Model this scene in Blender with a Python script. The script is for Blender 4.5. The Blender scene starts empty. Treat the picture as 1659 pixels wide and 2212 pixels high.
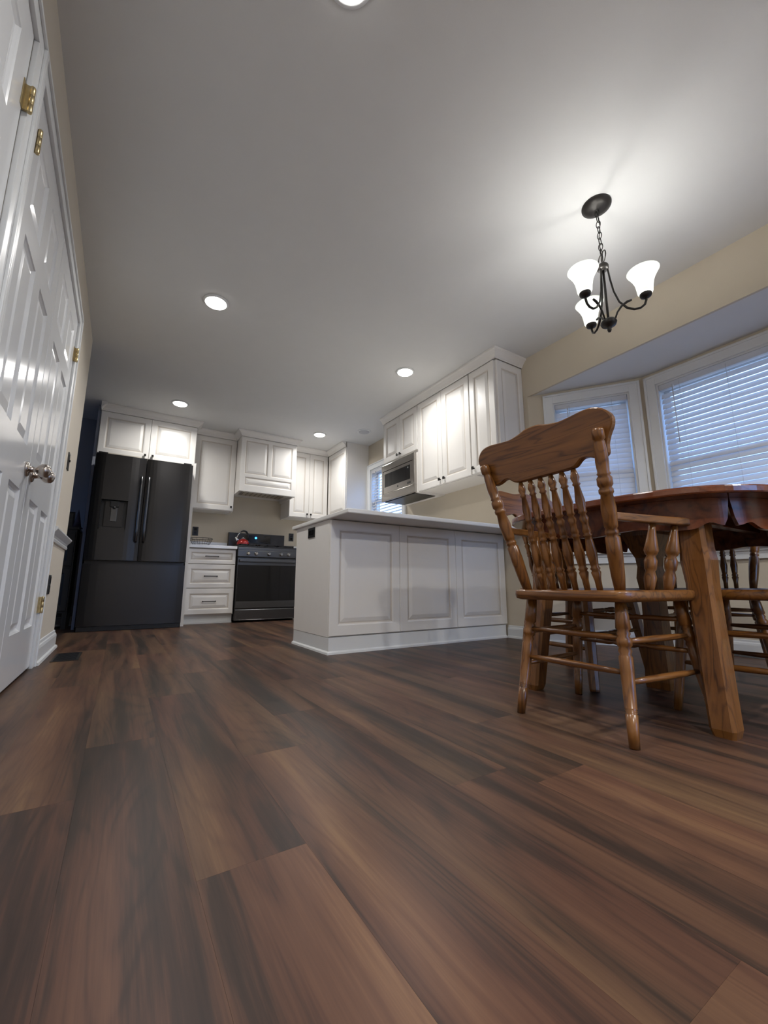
import bpy, bmesh, math, random
from math import sin, cos, pi, radians as R
from mathutils import Vector, Matrix
S = bpy.context.scene
COL = S.collection
# ------------------------------------------------------------------ camera
cd = bpy.data.cameras.new('camera'); cam = bpy.data.objects.new('camera', cd); COL.objects.link(cam)
cd.sensor_fit = 'VERTICAL'; cd.sensor_height = 24.0; cd.lens = 892.41/2212*24.0
cd.clip_start = .02; cd.clip_end = 200
cam.location = (0, 0, .4382); cam.rotation_euler = (R(90+10.0685), R(0.07), R(-32.320))
S.camera = cam
S.view_settings.view_transform = 'Standard'; S.view_settings.look = 'None'
S.view_settings.gamma = 1; S.view_settings.use_curve_mapping = False
S.view_settings.exposure = 0.72
# ------------------------------------------------------------------ world: dusk sky
W = bpy.data.worlds.new('dusk_sky'); S.world = W; W.use_nodes = True
nt = W.node_tree; bg = nt.nodes['Background']
tc = nt.nodes.new('ShaderNodeTexCoord'); sep = nt.nodes.new('ShaderNodeSeparateXYZ'); cr = nt.nodes.new('ShaderNodeValToRGB')
nt.links.new(tc.outputs['Generated'], sep.inputs[0]); nt.links.new(sep.outputs['Z'], cr.inputs[0]); nt.links.new(cr.outputs[0], bg.inputs[0])
cr.color_ramp.elements[0].position = 0.0; cr.color_ramp.elements[0].color = (.10, .15, .24, 1)
cr.color_ramp.elements[1].position = .12; cr.color_ramp.elements[1].color = (.27, .50, 1, 1)
e = cr.color_ramp.elements.new(.7); e.color = (.22, .44, 1, 1)
bg.inputs[1].default_value = 3.4
# ------------------------------------------------------------------ main lamps (recessed downlights, two of them added, and chandelier bulbs)
DOWN = [(.399, 2.855), (.389, 4.813), (2.093, 2.933), (2.076, 4.88), (.456, .925), (.456, -1.0), (2.09, -1.0)]  # last two are unseen, added to brighten the island front and doors
DOWN_W, BULB_W = 6.1, 1.9
CH = (1.955, .980)                       # chandelier axis
H = 2.418                                # ceiling height
def lamp(name, kind, loc, power, col, **kw):
    l = bpy.data.lights.new(name, kind); l.energy = power; l.color = col
    for k, v in kw.items(): setattr(l, k, v)
    o = bpy.data.objects.new(name, l); o.location = loc; COL.objects.link(o); return o
# ------------------------------------------------------------------ mesh helpers
class MB:
    def __init__(s): s.v = []; s.f = []; s.m = []; s.sm = []
    def add(s, vs, fs, mi=0, smooth=False, M=None):
        b = len(s.v)
        for p in vs:
            p = Vector(p)
            if M is not None: p = M @ p
            s.v.append(tuple(p))
        for f in fs:
            s.f.append([b+i for i in f]); s.m.append(mi); s.sm.append(smooth)
        return s
    def box(s, x0, x1, y0, y1, z0, z1, mi=0, M=None, bev=0):
        if bev:
            d = bev; bm = bmesh.new()
            bmesh.ops.create_cube(bm, size=1)
            for v in bm.verts: v.co = Vector(((x0+x1)/2+v.co.x*(x1-x0), (y0+y1)/2+v.co.y*(y1-y0), (z0+z1)/2+v.co.z*(z1-z0)))
            bmesh.ops.bevel(bm, geom=bm.edges[:], offset=d, segments=2, affect='EDGES', profile=.7)
            bm.verts.index_update()
            s.add([v.co for v in bm.verts], [[v.index for v in f.verts] for f in bm.faces], mi, False, M); bm.free(); return s
        vs = [(x, y, z) for z in (z0, z1) for y in (y0, y1) for x in (x0, x1)]
        return s.add(vs, [(0,2,3,1),(4,5,7,6),(0,1,5,4),(2,6,7,3),(0,4,6,2),(1,3,7,5)], mi, False, M)
    def lathe(s, a, b, prof, n=16, mi=0, cap=True, smooth=True, square=None):
        """prof: (t along a->b in 0..1, radius)."""
        a = Vector(a); b = Vector(b); d = b-a; z = d.normalized()
        x = z.orthogonal().normalized() if abs(z.z) < .9 else Vector((1,0,0))-z*z.x; x.normalize(); y = z.cross(x)
        vs = []; fs = []
        for t, r in prof:
            c = a+d*t
            for k in range(n):
                an = 2*pi*k/n; vs.append(c+x*(r*cos(an))+y*(r*sin(an)))
        for i in range(len(prof)-1):
            for k in range(n):
                k2 = (k+1) % n; fs.append((i*n+k, i*n+k2, (i+1)*n+k2, (i+1)*n+k))
        s.add(vs, fs, mi, smooth)
        if cap:
            m = len(prof)-1; b0 = len(s.v)-len(vs)
            s.f.append([b0+k for k in range(n)][::-1]); s.m.append(mi); s.sm.append(False)
            s.f.append([b0+m*n+k for k in range(n)]); s.m.append(mi); s.sm.append(False)
        return s
    def tube(s, pts, r, n=8, mi=0, closed=False, flat=None):
        pts = [Vector(p) for p in pts]; N = len(pts); up = Vector((0,0,1)); vs = []; fs = []; px = None
        for i, p in enumerate(pts):
            t = (pts[(i+1) % N]-pts[i-1]) if closed else (pts[min(i+1, N-1)]-pts[max(i-1, 0)])
            t.normalize()
            if px is None: x = t.orthogonal()
            else: x = px-t*px.dot(t)
            x.normalize(); px = x; y = t.cross(x)
            rr = r[i] if isinstance(r, (list, tuple)) else r
            for k in range(n):
                an = 2*pi*k/n; vs.append(p+x*(rr*cos(an))+y*(rr*sin(an)))
        M_ = N if closed else N-1
        for i in range(M_):
            j = (i+1) % N
            for k in range(n):
                k2 = (k+1) % n; fs.append((i*n+k, i*n+k2, j*n+k2, j*n+k))
        if not closed: fs.append(list(range(n))[::-1]); fs.append([(N-1)*n+k for k in range(n)])
        return s.add(vs, fs, mi, True)
    def prism(s, poly, z0, z1, mi=0, M=None, bev=0, smooth=False):
        """poly in XY, extruded in z, optional soft edge (bev) made by inset rings."""
        n = len(poly)
        def inset(d):
            out = []
            for i in range(n):
                p0 = Vector(poly[i-1][:2]); p = Vector(poly[i][:2]); p1 = Vector(poly[(i+1) % n][:2])
                e0 = (p-p0); e1 = (p1-p)
                n0 = Vector((-e0.y, e0.x)).normalized(); n1 = Vector((-e1.y, e1.x)).normalized()
                m = n0+n1; l = m.length
                m = m/l if l > 1e-6 else n0
                out.append(p+m*(d/max(.5, m.dot(n0))))
            return out
        area = sum(poly[i-1][0]*poly[i][1]-poly[i][0]*poly[i-1][1] for i in range(n))
        if area < 0: poly = poly[::-1]
        rings = [(z0, bev*1.0), (z0+bev*.3, bev*.3), (z0+bev, 0), (z1-bev, 0), (z1-bev*.3, bev*.3), (z1, bev*1.0)] if bev else [(z0, 0), (z1, 0)]
        vs = []; fs = []
        for z, d in rings:
            for p in (inset(d) if d else [Vector(q[:2]) for q in poly]): vs.append((p.x, p.y, z))
        for r in range(len(rings)-1):
            for k in range(n):
                k2 = (k+1) % n; fs.append((r*n+k, r*n+k2, (r+1)*n+k2, (r+1)*n+k))
        fs.append(list(range(n))[::-1]); fs.append([(len(rings)-1)*n+k for k in range(n)])
        return s.add(vs, fs, mi, smooth, M)
    def sweep(s, prof, path, mi=0, closed=False):
        """prof: (out, z); path in XY; outward is to the RIGHT of travel; mitred."""
        n = len(path); P = [Vector(p) for p in path]; vs = []; fs = []; m = len(prof)
        for i in range(n):
            if closed or 0 < i < n-1:
                e0 = (P[i]-P[i-1]).normalized(); e1 = (P[(i+1) % n]-P[i]).normalized()
            elif i == 0: e0 = e1 = (P[1]-P[0]).normalized()
            else: e0 = e1 = (P[i]-P[i-1]).normalized()
            n0 = Vector((e0.y, -e0.x)); n1 = Vector((e1.y, -e1.x)); q = n0+n1; q.normalize(); q = q/max(.3, q.dot(n0))
            for o_, z in prof: vs.append((P[i].x+q.x*o_, P[i].y+q.y*o_, z))
        for i in range(n if closed else n-1):
            j = (i+1) % n
            for k in range(m):
                k2 = (k+1) % m; fs.append((i*m+k, j*m+k, j*m+k2, i*m+k2))
        if not closed: fs.append(list(range(m))); fs.append([(n-1)*m+k for k in range(m)][::-1])
        return s.add(vs, fs, mi)
    def slab(s, x0, x1, z0, z1, t, panels, prof, mi=0, gmi=1, gi=(2,3,4)):
        """door slab: front face at y=0 facing -y, back at y=t; panels are sunk fields; prof = [(inset, depth)...]"""
        xs = sorted({x0, x1} | {p[0] for p in panels} | {p[1] for p in panels})
        zs = sorted({z0, z1} | {p[2] for p in panels} | {p[3] for p in panels})
        e = .003
        X = lambda i: xs[i]+(e if i == 0 else -e if i == len(xs)-1 else 0)
        Z = lambda i: zs[i]+(e if i == 0 else -e if i == len(zs)-1 else 0)
        for i in range(len(xs)-1):
            for j in range(len(zs)-1):
                cx = (xs[i]+xs[i+1])/2; cz = (zs[j]+zs[j+1])/2
                if any(p[0] < cx < p[1] and p[2] < cz < p[3] for p in panels): continue
                s.add([(X(i),0,Z(j)), (X(i+1),0,Z(j)), (X(i+1),0,Z(j+1)), (X(i),0,Z(j+1))], [(0,1,2,3)], mi)
        def rect(a, b, c, d, y): return [(a,y,c), (b,y,c), (b,y,d), (a,y,d)]
        ring = rect(x0+e, x1-e, z0+e, z1-e, 0)+rect(x0, x1, z0, z1, e)+rect(x0, x1, z0, z1, t)
        fs = []
        for r in range(2):
            for k in range(4): k2 = (k+1) % 4; fs.append((r*4+k, (r+1)*4+k, (r+1)*4+k2, r*4+k2))
        fs.append((11, 10, 9, 8)); s.add(ring, fs, mi)
        for (a, b, c, d) in panels:
            for q in range(len(prof)):
                o0, y0 = prof[q-1] if q else (0, 0)
                o1, y1 = prof[q]
                vs = rect(a+o0, b-o0, c+o0, d-o0, y0)+rect(a+o1, b-o1, c+o1, d-o1, y1)
                s.add(vs, [(k, (k+1) % 4, 4+(k+1) % 4, 4+k) for k in range(4)], gmi if q in gi else mi)
            o1, y1 = prof[-1]
            s.add(rect(a+o1, b-o1, c+o1, d-o1, y1), [(0,1,2,3)], mi)
        return s
    def obj(s, name, mats, parent=None, loc=None):
        me = bpy.data.meshes.new(name); me.from_pydata(s.v, [], s.f)
        if not isinstance(mats, (list, tuple)): mats = [mats]
        for m in mats: me.materials.append(m)
        me.polygons.foreach_set('material_index', [min(i, len(mats)-1) for i in s.m])
        me.polygons.foreach_set('use_smooth', s.sm); me.update()
        o = bpy.data.objects.new(name, me); COL.objects.link(o)
        if parent is not None: o.parent = parent
        if loc is not None: o.location = loc
        return o
PROF = [(0.0, .001), (.008, .004), (.013, .009), (.018, .0095), (.022, .0085), (.045, .002), (.048, .0015)]
PROFD = [(.004, .004), (.012, .010), (.016, .011), (.020, .011), (.045, .004), (.047, .0035)]
def thing(name, label, cat, loc=(0,0,0), rz=0, group=None):
    o = bpy.data.objects.new(name, None); o.empty_display_size = .1; COL.objects.link(o)
    o.location = loc; o.rotation_euler = (0, 0, rz); o['label'] = label; o['category'] = cat
    if group: o['group'] = group
    return o
def tag(o, label, cat, group=None):
    o['label'] = label; o['category'] = cat
    if group: o['group'] = group
    return o
def struct(o, label=None):
    o['kind'] = 'structure'
    if label: o['label'] = label
    return o
def sthing(name, loc=(0,0,0), rz=0):
    o = bpy.data.objects.new(name, None); o.empty_display_size = .1; COL.objects.link(o)
    o.location = loc; o.rotation_euler = (0, 0, rz); o['kind'] = 'structure'; return o
def kids(o): return [c for c in bpy.data.objects if c.parent == o]
def copy_tree(o, parent=None):
    c = o.copy(); COL.objects.link(c); c.parent = parent
    for k in kids(o): copy_tree(k, c)
    return c
# ------------------------------------------------------------------ materials
def mat(name, col=(.8,.8,.8), rough=.5, metal=0, noise=None, bump=None, spec=None, coat=0, emis=None, estr=0, nscale=8, ndepth=.06):
    m = bpy.data.materials.new(name); m.use_nodes = True; n = m.node_tree; b = n.nodes['Principled BSDF']
    b.inputs['Base Color'].default_value = (*col, 1); b.inputs['Roughness'].default_value = rough; b.inputs['Metallic'].default_value = metal
    if spec is not None: b.inputs['Specular IOR Level'].default_value = spec
    if coat: b.inputs['Coat Weight'].default_value = coat; b.inputs['Coat Roughness'].default_value = .12
    if emis: b.inputs['Emission Color'].default_value = (*emis, 1); b.inputs['Emission Strength'].default_value = estr
    t = n.nodes.new('ShaderNodeTexCoord'); no = n.nodes.new('ShaderNodeTexNoise'); no.inputs['Scale'].default_value = nscale; no.inputs['Detail'].default_value = 4
    n.links.new(t.outputs['Object'], no.inputs['Vector'])
    mx = n.nodes.new('ShaderNodeMix'); mx.data_type = 'RGBA'
    mx.inputs[6].default_value = (*[c*(1-ndepth) for c in col], 1); mx.inputs[7].default_value = (*[min(1, c*(1+ndepth)) for c in col], 1)
    n.links.new(no.outputs['Fac'], mx.inputs[0]); n.links.new(mx.outputs[2], b.inputs['Base Color'])
    if bump:
        n2 = n.nodes.new('ShaderNodeTexNoise'); n2.inputs['Scale'].default_value = bump[0]; n2.inputs['Detail'].default_value = 3
        n.links.new(t.outputs['Object'], n2.inputs['Vector'])
        bp = n.nodes.new('ShaderNodeBump'); bp.inputs['Strength'].default_value = bump[1]; bp.inputs['Distance'].default_value = .001
        n.links.new(n2.outputs['Fac'], bp.inputs['Height']); n.links.new(bp.outputs[0], b.inputs['Normal'])
    return m
def wood(name, axis, ramp, rough=.35, scale=1.0, rings=10, spec=.5, var=.35, fine=.35, rnd=True, coat=0, stretch=9, ringw=.22, midc=1.7, tint=False):
    """grain runs along `axis`; contour lines of a stretched noise give cathedral figure."""
    m = bpy.data.materials.new(name); m.use_nodes = True; n = m.node_tree; N = n.nodes; L = n.links; b = N['Principled BSDF']
    t = N.new('ShaderNodeTexCoord'); oi = N.new('ShaderNodeObjectInfo')
    mul = N.new('ShaderNodeMath'); mul.operation = 'MULTIPLY'; mul.inputs[1].default_value = 37.0
    L.new(oi.outputs['Random'], mul.inputs[0])
    ad = N.new('ShaderNodeVectorMath'); ad.operation = 'ADD'
    L.new(t.outputs['Object'], ad.inputs[0])
    if rnd: L.new(mul.outputs[0], ad.inputs[1])
    def mp(k, along):
        q = N.new('ShaderNodeMapping'); sc = [k*scale]*3; sc['xyz'.index(axis)] = along*scale; q.inputs['Scale'].default_value = sc
        L.new(ad.outputs[0], q.inputs['Vector']); return q
    def noise(mapn, det, dist=0, rough_=.5):
        q = N.new('ShaderNodeTexNoise'); q.inputs['Scale'].default_value = 1; q.inputs['Detail'].default_value = det
        q.inputs['Distortion'].default_value = dist; q.inputs['Roughness'].default_value = rough_; L.new(mapn.outputs[0], q.inputs['Vector']); return q
    big = noise(mp(7, 7/stretch*1.2), 2, .3)
    mid = noise(mp(16, 16/stretch/1.6), 3, .2)
    fi = noise(mp(260, 9), 3, 0, .6)
    def math(op, a, b_, clamp=False):
        q = N.new('ShaderNodeMath'); q.operation = op; q.use_clamp = clamp
        for i, v in enumerate((a, b_)):
            if v is None: continue
            if isinstance(v, (int, float)): q.inputs[i].default_value = v
            else: L.new(v, q.inputs[i])
        return q.outputs[0]
    ring = math('SINE', math('MULTIPLY', big.outputs['Fac'], rings*6.283), None)
    ring = math('POWER', math('MULTIPLY_ADD', ring, .5, True), 3) if False else math('POWER', math('ADD', math('MULTIPLY', ring, .5), .5), 4)
    f = math('ADD', math('MULTIPLY', math('SUBTRACT', mid.outputs['Fac'], .5), midc), .5)
    f = math('ADD', f, math('MULTIPLY', math('SUBTRACT', oi.outputs['Random'], .5), var if rnd else 0))
    f = math('SUBTRACT', f, math('MULTIPLY', ring, ringw))
    f = math('ADD', f, math('MULTIPLY', math('SUBTRACT', fi.outputs['Fac'], .5), fine), True)
    c = N.new('ShaderNodeValToRGB'); L.new(f, c.inputs[0])
    els = c.color_ramp.elements
    els[0].position, els[0].color = ramp[0][0], (*ramp[0][1], 1); els[1].position, els[1].color = ramp[-1][0], (*ramp[-1][1], 1)
    for p_, c_ in ramp[1:-1]: e_ = els.new(p_); e_.color = (*c_, 1)
    if tint:                                # slow drift between red-brown and tan heartwood
        q = noise(mp(4, 1.1), 2, .4); hs = N.new('ShaderNodeMix'); hs.data_type = 'RGBA'; hs.blend_type = 'MULTIPLY'; hs.inputs[0].default_value = 1
        tr_ = N.new('ShaderNodeValToRGB'); L.new(q.outputs['Fac'], tr_.inputs[0]); te = tr_.color_ramp.elements
        te[0].position, te[0].color = .36, (1.0, .90, .88, 1); te[1].position, te[1].color = .64, (1.0, 1.05, .94, 1)
        L.new(c.outputs[0], hs.inputs[6]); L.new(tr_.outputs[0], hs.inputs[7]); L.new(hs.outputs[2], b.inputs['Base Color'])
    else: L.new(c.outputs[0], b.inputs['Base Color'])
    b.inputs['Roughness'].default_value = rough; b.inputs['Specular IOR Level'].default_value = spec
    if coat: b.inputs['Coat Weight'].default_value = coat; b.inputs['Coat Roughness'].default_value = .15
    bp = N.new('ShaderNodeBump'); bp.inputs['Strength'].default_value = .12; bp.inputs['Distance'].default_value = .0006
    L.new(f, bp.inputs['Height']); L.new(bp.outputs[0], b.inputs['Normal'])
    return m
M = {}
M['ceil'] = mat('ceiling_paint', (.70,.70,.69), .9, bump=(180,.15), ndepth=.02)
M['wall'] = mat('beige_wall_paint', (.60,.53,.42), .75, bump=(220,.12), ndepth=.02)
M['wall_pale'] = mat('pale_wall_paint', (.62,.56,.47), .75, bump=(220,.12), ndepth=.02)
M['wall_dark'] = mat('blue_grey_paint', (.34,.36,.42), .8, ndepth=.03)
M['trim'] = mat('white_trim_gloss', (.74,.75,.75), .28, ndepth=.02)
M['door'] = mat('white_door_gloss', (.72,.73,.74), .16, ndepth=.02, bump=(25,.04))
M['cab'] = mat('white_cabinet_lacquer', (.80,.775,.74), .38, ndepth=.02)
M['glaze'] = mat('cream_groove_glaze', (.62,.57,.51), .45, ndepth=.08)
M['cabin'] = mat('cabinet_box_white', (.78,.75,.71), .5, ndepth=.02)
M['quartz'] = mat('white_quartz', (.80,.79,.77), .15, nscale=3, ndepth=.08)
M['ss'] = mat('black_stainless', (.052,.050,.050), .30, .8, nscale=2, ndepth=.05)
M['ss2'] = mat('black_stainless_light', (.13,.13,.132), .28, .9, ndepth=.05)
M['steel'] = mat('brushed_steel', (.42,.40,.375), .13, 1, nscale=30, ndepth=.05)
M['nickel'] = mat('satin_nickel', (.45,.40,.36), .22, 1, ndepth=.03)
M['brass'] = mat('worn_brass', (.50,.40,.22), .35, .9, nscale=60, ndepth=.35)
M['black'] = mat('black_plastic', (.012,.012,.013), .35, ndepth=.1)
M['bglass'] = mat('black_glass', (.006,.006,.007), .06, ndepth=.1)
M['bmetal'] = mat('black_iron', (.025,.022,.02), .42, .5, nscale=40, ndepth=.25)
M['chrome'] = mat('chrome', (.8,.8,.8), .08, 1, ndepth=.02)
M['red'] = mat('red_enamel', (.35,.012,.01), .15, .25, ndepth=.05, coat=.6)
M['blind'] = None
M['cord'] = mat('white_cord', (.7,.7,.7), .8, ndepth=.05)
M['led'] = mat('led_lens', (.9,.9,.9), .5, emis=(1,.97,.93), estr=9)
M['blue'] = mat('blue_clock_display', (0,.02,.1), .4, emis=(.02,.25,1), estr=7)
M['dim'] = mat('unlit_lens', (.50,.51,.53), .5, ndepth=.01)
M['floor_sub'] = mat('dark_subfloor', (.05,.033,.027), .6, ndepth=.2)
M['grey'] = mat('grey_strip', (.10,.10,.10), .8, nscale=120, ndepth=.6)
M['cream'] = mat('cream_board', (.55,.50,.42), .6, ndepth=.1)
M['darkwood'] = mat('black_cabinet', (.012,.011,.012), .4, ndepth=.3)
M['photo'] = mat('dim_picture', (.10,.09,.075), .4, nscale=25, ndepth=.6)
M['cone'] = mat('purple_cone', (.06,.045,.07), .6, nscale=40, ndepth=.4)
M['bottle'] = mat('blue_bottle', (.10,.13,.22), .1, nscale=20, ndepth=.4)
oak_ramp = [(.0,(.042,.013,.003)), (.22,(.095,.034,.008)), (.42,(.165,.064,.014)), (.7,(.215,.087,.020)), (1,(.27,.115,.030))]
for ax in 'xyz':
    M['oak_'+ax] = wood('golden_oak_'+ax, ax, oak_ramp, rough=.30, scale=2.6, rings=9, var=.08, coat=.2, stretch=14, fine=.30, ringw=.26, midc=.9)
top_ramp = [(.0,(.04,.009,.004)), (.4,(.12,.030,.010)), (1,(.24,.07,.025))]
M['tabletop'] = wood('cherry_stained_oak', 'y', top_ramp, rough=.16, scale=1.2, rings=6, var=0, coat=.5)
M['apron'] = wood('dark_stained_oak', 'x', top_ramp, rough=.25, scale=1.2, rings=6, var=0, coat=.05, spec=.3)
plank_ramp = [(.0,(.022,.017,.015)), (.28,(.040,.026,.021)), (.46,(.076,.041,.029)), (.72,(.115,.063,.040)), (1,(.18,.108,.060))]
M['plank'] = wood('vinyl_plank_wood', 'y', plank_ramp, rough=.38, scale=.80, rings=20, var=.12, fine=.42, stretch=11, spec=.2, ringw=.10, midc=1.7, tint=True)
def glassmat():
    m = bpy.data.materials.new('window_glass'); m.use_nodes = True; n = m.node_tree
    n.nodes.remove(n.nodes['Principled BSDF']); o = n.nodes['Material Output']
    tr = n.nodes.new('ShaderNodeBsdfTransparent'); gl = n.nodes.new('ShaderNodeBsdfGlossy'); gl.inputs['Roughness'].default_value = .02
    fr = n.nodes.new('ShaderNodeFresnel'); fr.inputs[0].default_value = 1.45; mx = n.nodes.new('ShaderNodeMixShader')
    ge = n.nodes.new('ShaderNodeNewGeometry'); mu = n.nodes.new('ShaderNodeMath'); mu.operation = 'MULTIPLY_ADD'; mu.inputs[1].default_value = -1; mu.inputs[2].default_value = 1
    mm = n.nodes.new('ShaderNodeMath'); mm.operation = 'MULTIPLY'; n.links.new(ge.outputs['Backfacing'], mu.inputs[0])   # only the entering face reflects
    n.links.new(mu.outputs[0], mm.inputs[0]); n.links.new(fr.outputs[0], mm.inputs[1])
    n.links.new(mm.outputs[0], mx.inputs[0]); n.links.new(tr.outputs[0], mx.inputs[1]); n.links.new(gl.outputs[0], mx.inputs[2]); n.links.new(mx.outputs[0], o.inputs[0])
    return m
M['glass'] = glassmat()
def transl(name, col, fac, rough, emis=None, es=0):
    m = mat(name, col, rough, ndepth=.02); n = m.node_tree; b = n.nodes['Principled BSDF']; o = n.nodes['Material Output']
    t = n.nodes.new('ShaderNodeBsdfTranslucent'); t.inputs[0].default_value = (*col, 1); mx = n.nodes.new('ShaderNodeMixShader'); mx.inputs[0].default_value = fac
    n.links.new(b.outputs[0], mx.inputs[1]); n.links.new(t.outputs[0], mx.inputs[2]); n.links.new(mx.outputs[0], o.inputs[0])
    if emis: b.inputs['Emission Color'].default_value = (*emis, 1); b.inputs['Emission Strength'].default_value = es
    return m
M['blind'] = transl('white_vinyl_slat', (.82,.80,.79), .42, .4)
M['shadeglass'] = transl('white_glass_shade', (.84,.87,.83), .30, .2, (1,.985,.95), .30)
M['bulb'] = mat('lit_bulb', (.9,.9,.9), .5, emis=(1,.97,.93), estr=1.6)
# ================================================================== STRUCTURE
XL, XR, WB, YE = -.365, 2.867, 5.88, 3.893
YB = -2.6                                 # wall behind the camera
BY0, BY1, BX = 2.187, 1.478, 3.354        # bay geometry
BC = .95                                  # bay centre line
BZ = 2.059                                # bay ceiling
# floor: slab with individual planks
fl = struct(MB().box(-4.2, 3.6, YB-.1, 6.1, -.12, -.004).obj('floor', M['floor_sub']))
random.seed(4)
PW, PL = .175, 1.22
known = {-1: 1.15, 0: 1.47, 1: .75, 2: 1.18, 3: 1.48, 4: .77, 5: 1.9, 6: 1.05, 7: .76, 8: 1.6, 9: .4}
for r in range(-5, 20):
    x0 = -.035+PW*r-0*PW
    j = known.get(r, random.uniform(0, PL)); y = j-PL*math.ceil((j+.35)/PL)
    while y < 5.88:
        a, b = max(y, -.5), min(y+PL, 5.88); xa, xb = x0, min(x0+PW, 3.45)
        if b-a > .05 and xa > -.95:
            w = (xb-xa)/2-.0001; l = (b-a)/2-.0001
            q = MB(); q.box(-w, w, -l, l, -.0045, 0)
            p = q.obj('plank', M['plank'], fl, ((xa+xb)/2, (a+b)/2, 0))
        y += PL
# ceiling with the bay's lower ceiling
struct(MB().box(-4.2, XR+.15, YB-.1, 6.1, H, H+.12).obj('ceiling', M['ceil']))
BYm0, BYm1 = 2*BC-BY0, 2*BC-BY1
# walls
def seg_wall(mb, A, B, z0, z1, th, ops=(), mi=0):
    """wall from A to B (XY), thickness th to the LEFT of travel; ops = openings (t0,t1,za,zb)"""
    A = Vector(A); B = Vector(B); d = B-A; Ln = d.length
    Mx = Matrix.Translation((A.x, A.y, 0)) @ Matrix.Rotation(math.atan2(d.y, d.x), 4, 'Z')
    t = 0
    for (a, b, c, e_) in sorted(ops):
        if a > t: mb.box(t, a, 0, th, z0, z1, mi, Mx)
        if c > z0: mb.box(a, b, 0, th, z0, c, mi, Mx)
        if e_ < z1: mb.box(a, b, 0, th, e_, z1, mi, Mx)
        t = b
    if Ln > t: mb.box(t, Ln, 0, th, z0, z1, mi, Mx)
    return Mx
w = MB(); seg_wall(w, (XL, YB), (XL, YE), 0, H, .12, [(.612-YB, 1.380-YB, 0, 2.052), (1.500-YB, 2.980-YB, 0, 2.052)])
w.box(XL-.60, XL-.58, .5, 3.1, 0, H-.001)
struct(w.obj('wall_left', M['wall_pale']))
w = MB(); seg_wall(w, (XR+.15, WB), (-4.2, WB), 0, H, -.15) if False else w.box(-4.2, XR+.15, WB, WB+.15, 0, H, 0)
struct(w.obj('wall_back', M['wall']))
# the dining room beyond the opening has its own blue-grey paint: a skin over the back wall
struct(MB().box(-4.05, -.405, WB-.012, WB-.001, 0, H-.001).obj('wall_back_hall', M['wall_dark']))
w = MB(); seg_wall(w, (-4.05, YB), (-4.05, WB-.001), 0, H, .15, [(3.6-YB, 4.9-YB, .9, 2.0)]); struct(w.obj('wall_far_left', M['wall_dark']))
w = MB(); seg_wall(w, (XR+.15, YB), (-4.2, YB), 0, H, .1, [(.20, 1.60, .02, 2.03)]); struct(w.obj('wall_front', M['wall_pale']))
struct(MB().box(-.366, -.341, 5.32, WB-.013, 0, H-.001).obj('wall_fridge_side', M['wall_dark']))
KW = (4.10, 4.87, 1.14, 2.04)             # kitchen window opening (y0,y1,z0,z1)
w = MB(); Lr = WB-BY0
seg_wall(w, (XR, WB), (XR, BY0), 0, H, .15, [(WB-KW[1], WB-KW[0], KW[2], KW[3])])
seg_wall(w, (XR, BY0), (XR, BYm0), BZ, H, .02)
seg_wall(w, (XR, BYm0), (XR, YB), 0, H, .15)
struct(w.obj('wall_right', M['wall']))
ang = math.atan2(BY1-BY0, BX-XR); AL = math.hypot(BX-XR, BY0-BY1)
AW = (.20, .762, .70, 1.955)              # angled window opening (t0,t1,z0,z1)
FW = (.095, (BY1-BYm1)-.095, .70, 1.955)
w = MB(); seg_wall(w, (XR, BY0), (BX, BY1), 0, BZ, .12, [AW]); struct(w.obj('wall_bay_left', M['wall']))
w = MB(); seg_wall(w, (BX, BY1), (BX, BYm1), 0, BZ, .12, [FW]); struct(w.obj('wall_bay_front', M['wall']))
w = MB(); seg_wall(w, (BX, BYm1), (XR, BYm0), 0, BZ, .12, [(AL-AW[1], AL-AW[0], AW[2], AW[3])]); struct(w.obj('wall_bay_right', M['wall']))
w = MB(); w.prism([(XR+.0205, BY0-.03), (XR+.06, BY0+.1), (BX+.12, BY1+.1), (BX+.12, BYm1-.1), (XR+.06, BYm0-.1), (XR+.0205, BYm0+.03)], BZ+.0005, BZ+.06)
struct(w.obj('ceiling_bay', M['ceil']))
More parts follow.
